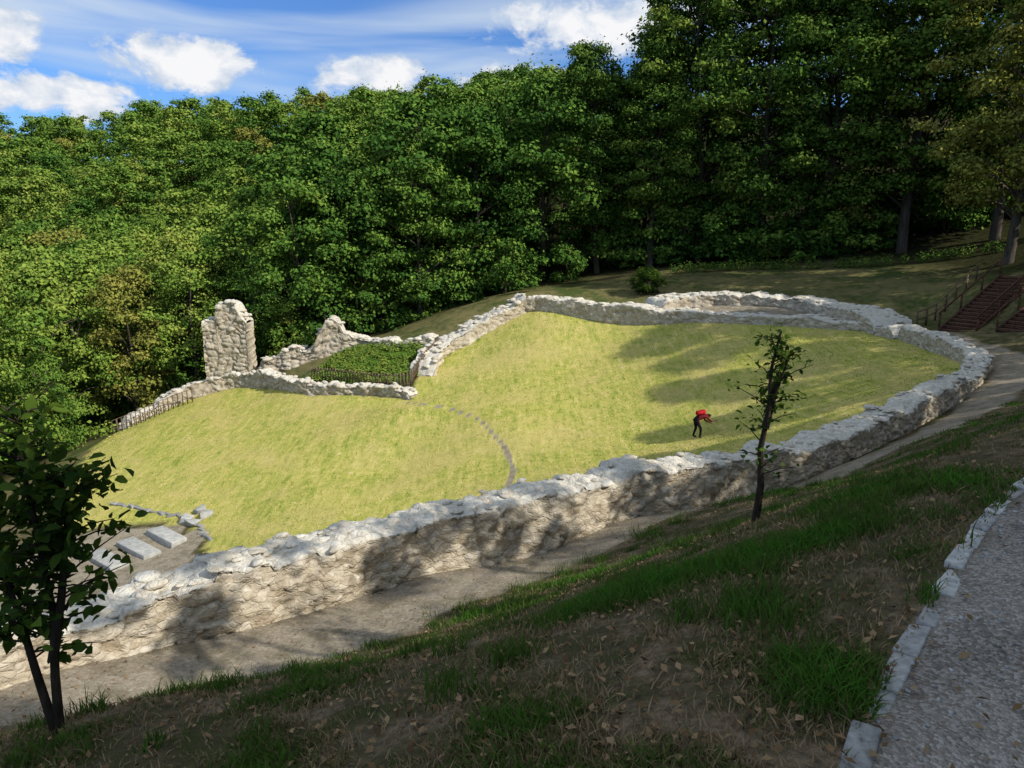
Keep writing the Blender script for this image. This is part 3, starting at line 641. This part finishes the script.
a=Acc(); s=rng.uniform(.018,.055,n); leaves(a,np.stack([px,py,hgt(px,py)+.02],1),rng.normal(0,.4,(n,3))+[0,0,1],s,s*.6,rng.random(n)); obj('fallen_leaves',a.mesh('litter'),[M_litter])
a=Acc(); N=3500; px=rng.uniform(.5,9,N); py=rng.uniform(1.2,9,N); _,zg,_,_,_=zones(px,py); kk=zg>.5; px,py=px[kk],py[kk]; pz=hgt(px,py)
for i in range(len(px)): a.box((px[i],py[i],pz[i]+.002),rng.uniform(.006,.018,3),rng.random()*6,rng.random(),jit=.003)
obj('path_pebbles',a.mesh('pebbles'),[M_kerb])

# ------------------------------------------------------------ person bending
def person(loc,yaw):
    J={'pel':(0,0,.90),'sp':(.16,0,1.02),'ch':(.36,0,1.10),'nk':(.50,0,1.10),'hd':(.60,0,1.07),'ht':(.69,0,1.03),
       'lh':(-.02,.10,.86),'lk':(.06,.13,.48),'la':(-.06,.15,.09),'lt':(.12,.16,.04),
       'rh':(-.02,-.10,.86),'rk':(.20,-.13,.50),'ra':(.16,-.15,.09),'rt':(.34,-.16,.04),
       'ls':(.40,.19,1.08),'le':(.50,.22,.80),'lw':(.72,.18,.70),'lf':(.80,.16,.67),
       'rs':(.40,-.19,1.08),'re':(.60,-.22,.86),'rw':(.84,-.18,.88),'rf':(.93,-.16,.88)}
    R={'pel':.15,'sp':.14,'ch':.15,'nk':.06,'hd':.10,'ht':.085,'lh':.095,'lk':.065,'la':.045,'lt':.04,'rh':.095,'rk':.065,'ra':.045,'rt':.04,'ls':.065,'le':.045,'lw':.032,'lf':.035,'rs':.065,'re':.045,'rw':.032,'rf':.035}
    E=[('pel','sp'),('sp','ch'),('ch','nk'),('nk','hd'),('hd','ht'),('pel','lh'),('lh','lk'),('lk','la'),('la','lt'),('pel','rh'),('rh','rk'),('rk','ra'),('ra','rt'),('ch','ls'),('ls','le'),('le','lw'),('lw','lf'),('ch','rs'),('rs','re'),('re','rw'),('rw','rf')]
    ks=list(J); me=bpy.data.meshes.new('b'); me.from_pydata([J[k] for k in ks],[(ks.index(a),ks.index(b)) for a,b in E],[])
    o=bpy.data.objects.new('tmp',me); scene.collection.objects.link(o)
    o.modifiers.new('s','SKIN'); sub=o.modifiers.new('u','SUBSURF'); sub.levels=2
    for i,k in enumerate(ks):
        sv=me.skin_vertices[0].data[i]; sv.radius=(R[k],R[k]); sv.use_root=(k=='pel')
    dg=bpy.context.evaluated_depsgraph_get(); ev=bpy.data.meshes.new_from_object(o.evaluated_get(dg)); bpy.data.objects.remove(o)
    par=empty('hiker',loc); par.rotation_euler=(0,0,yaw)
    mats=[simple('trousers_dark',(.012,.012,.016),(.03,.03,.035)),simple('dark_red_jacket',(.22,.025,.03),(.30,.04,.045)),simple('skin',(.45,.25,.17),(.5,.29,.2)),simple('hair',(.03,.02,.015),(.06,.04,.025))]
    bd=obj('body',ev,mats,par)
    for p in ev.polygons:
        c=p.center; p.use_smooth=True
        p.material_index=0
        if c.x>.08 and c.z>.74: p.material_index=1
        if c.x>.52 and c.z>.95 and abs(c.y)<.13: p.material_index=3 if c.z>1.07 else 2
        if c.x>.66 and c.z<.95: p.material_index=2
    fa=Acc()
    for (hx,hy,hz,dz) in ((.80,.16,.67,-.5),(.93,-.16,.88,-.15)):
        for k in range(5):
            ln=(.05,.075,.082,.076,.06)[k]; oy=(k-2)*.02; st=np.array([hx+(.0 if k else -.04),hy+oy*(1.6 if k==0 else 1),hz])
            dd=np.array([1,(-.7 if k==0 else .1*(k-2)),dz]); dd/=np.linalg.norm(dd)
            fa.tube([st,st+dd*ln*.55,st+dd*ln*.8+[0,0,-ln*.25],st+dd*ln*.85+[0,0,-ln*.5]],[.011,.010,.009,.005],6,.5)
    obj('fingers',fa.mesh('fg',True),[mats[2]],par)
    bm_=Acc(); 
    th=np.linspace(0,2*math.pi,12,endpoint=False); rings=[]
    for k,(o_,sc) in enumerate(((-.23,.5),(-.21,.9),(-.1,1),(.08,1),(.17,.85),(.2,.45))):
        rings.append(np.stack([.22+o_+0*th,np.cos(th)*.16*sc,1.24+np.sin(th)*.11*sc+o_*.2],1))
    v=np.concatenate(rings); f=[]
    for k in range(5):
        for j in range(12): f.append([k*12+j,k*12+(j+1)%12,(k+1)*12+(j+1)%12,(k+1)*12+j])
    bm_.add(v,f); obj('backpack',bm_.mesh('bp',True),[simple('backpack_red',(.5,.02,.03),(.6,.04,.04))],par)
    return par
person((8.45,32.9,H(8.45,32.9)+.0),.1)

# ------------------------------------------------------------ light, sky, camera
sx,sy=1,-.5; el=math.radians(38.5); az=math.atan2(sx,sy)
S=Vector((math.cos(el)*math.sin(az),math.cos(el)*math.cos(az),math.sin(el)))
L=bpy.data.lights.new('sun','SUN'); L.energy=5.0; L.angle=math.radians(.5); L.color=(1,.95,.86)
lo=bpy.data.objects.new('sun',L); scene.collection.objects.link(lo); lo.rotation_euler=S.to_track_quat('Z','Y').to_euler()
w=bpy.data.worlds.new('World'); scene.world=w; w.use_nodes=True; nt=w.node_tree; nt.nodes.clear()
sk=nd(nt,'ShaderNodeTexSky',sky_type='NISHITA'); sk.sun_disc=False; sk.sun_elevation=el; sk.sun_rotation=az; sk.air_density=1; sk.dust_density=.3
g=nd(nt,'ShaderNodeTexCoord').outputs['Generated']
sp=nd(nt,'ShaderNodeSeparateXYZ',{0:g}); X_,Y_,Z_=sp.outputs
azn=math_(nt,'ARCTAN2',X_,Y_); eln=math_(nt,'ARCSINE',Z_)
cv=nd(nt,'ShaderNodeCombineXYZ',{0:azn,1:math_(nt,'MULTIPLY',eln,1.5),2:0.0}).outputs[0]
def blob(a0,e0,ra,re):
    da=math_(nt,'DIVIDE',math_(nt,'SUBTRACT',azn,math.radians(a0)),math.radians(ra)); de=math_(nt,'DIVIDE',math_(nt,'SUBTRACT',eln,math.radians(e0)),math.radians(re))
    q=math_(nt,'ADD',math_(nt,'MULTIPLY',da,da),math_(nt,'MULTIPLY',de,de)); return math_(nt,'SUBTRACT',1,q,True)
bl=None
for b in ((-23.3,10.8,6.5,2.5),(-30,8.1,8,2.0),(-34.5,11.5,5.5,2.6),(-10.5,10.6,5.5,2.0),(6,14.0,10,2.8),(14,17,8,3),(1,10.5,7,1.5),(60,20,20,8),(-80,22,25,8),(150,30,40,10)):
    q=blob(*b); bl=q if bl is None else math_(nt,'MAXIMUM',bl,q)
cn=noise(nt,cv,12,7,.62,.3)
cum=math_(nt,'ADD',math_(nt,'MULTIPLY',bl,.72),math_(nt,'MULTIPLY',math_(nt,'SUBTRACT',cn,.5),2.2))
cumf=ramp(nt,cum,BW(.28,.52))
rot=nd(nt,'ShaderNodeMapping',{'Vector':cv,'Rotation':(0,0,math.radians(11)),'Scale':(1.2,7,1)}).outputs[0]
ci=noise(nt,rot,1.5,4,.5,.6); cif=ramp(nt,math_(nt,'ADD',ci,math_(nt,'MULTIPLY',eln,.45)),[(.54,(0,0,0)),(.80,(.75,.75,.75))])
base=mixc(nt,1,sk.outputs[0],(.60,.97,1.56),'MULTIPLY')
c1=mixc(nt,cif,base,(7.2,8.3,9.4))
shade=ramp(nt,math_(nt,'ADD',cum,math_(nt,'MULTIPLY',math_(nt,'SUBTRACT',noise(nt,cv,30,3),.5),1.2)),[(.35,(6.2,7.2,8.7)),(.8,(10.2,10.2,10.4))])
c2=mixc(nt,cumf,c1,shade)
bg=nd(nt,'ShaderNodeBackground',{'Color':c2,'Strength':.092}); o=nt.nodes.new('ShaderNodeOutputWorld'); nt.links.new(bg.outputs[0],o.inputs[0])
cam=bpy.data.cameras.new('camera'); co_=bpy.data.objects.new('camera',cam); scene.collection.objects.link(co_); scene.camera=co_
cam.sensor_width=36; cam.lens=740/1024*36; cam.clip_end=2000; cam.clip_start=.05
co_.location=(0,0,0); co_.rotation_euler=(math.radians(90-11.8),0,0)
print('trees',cnt,'forest quads',nq)
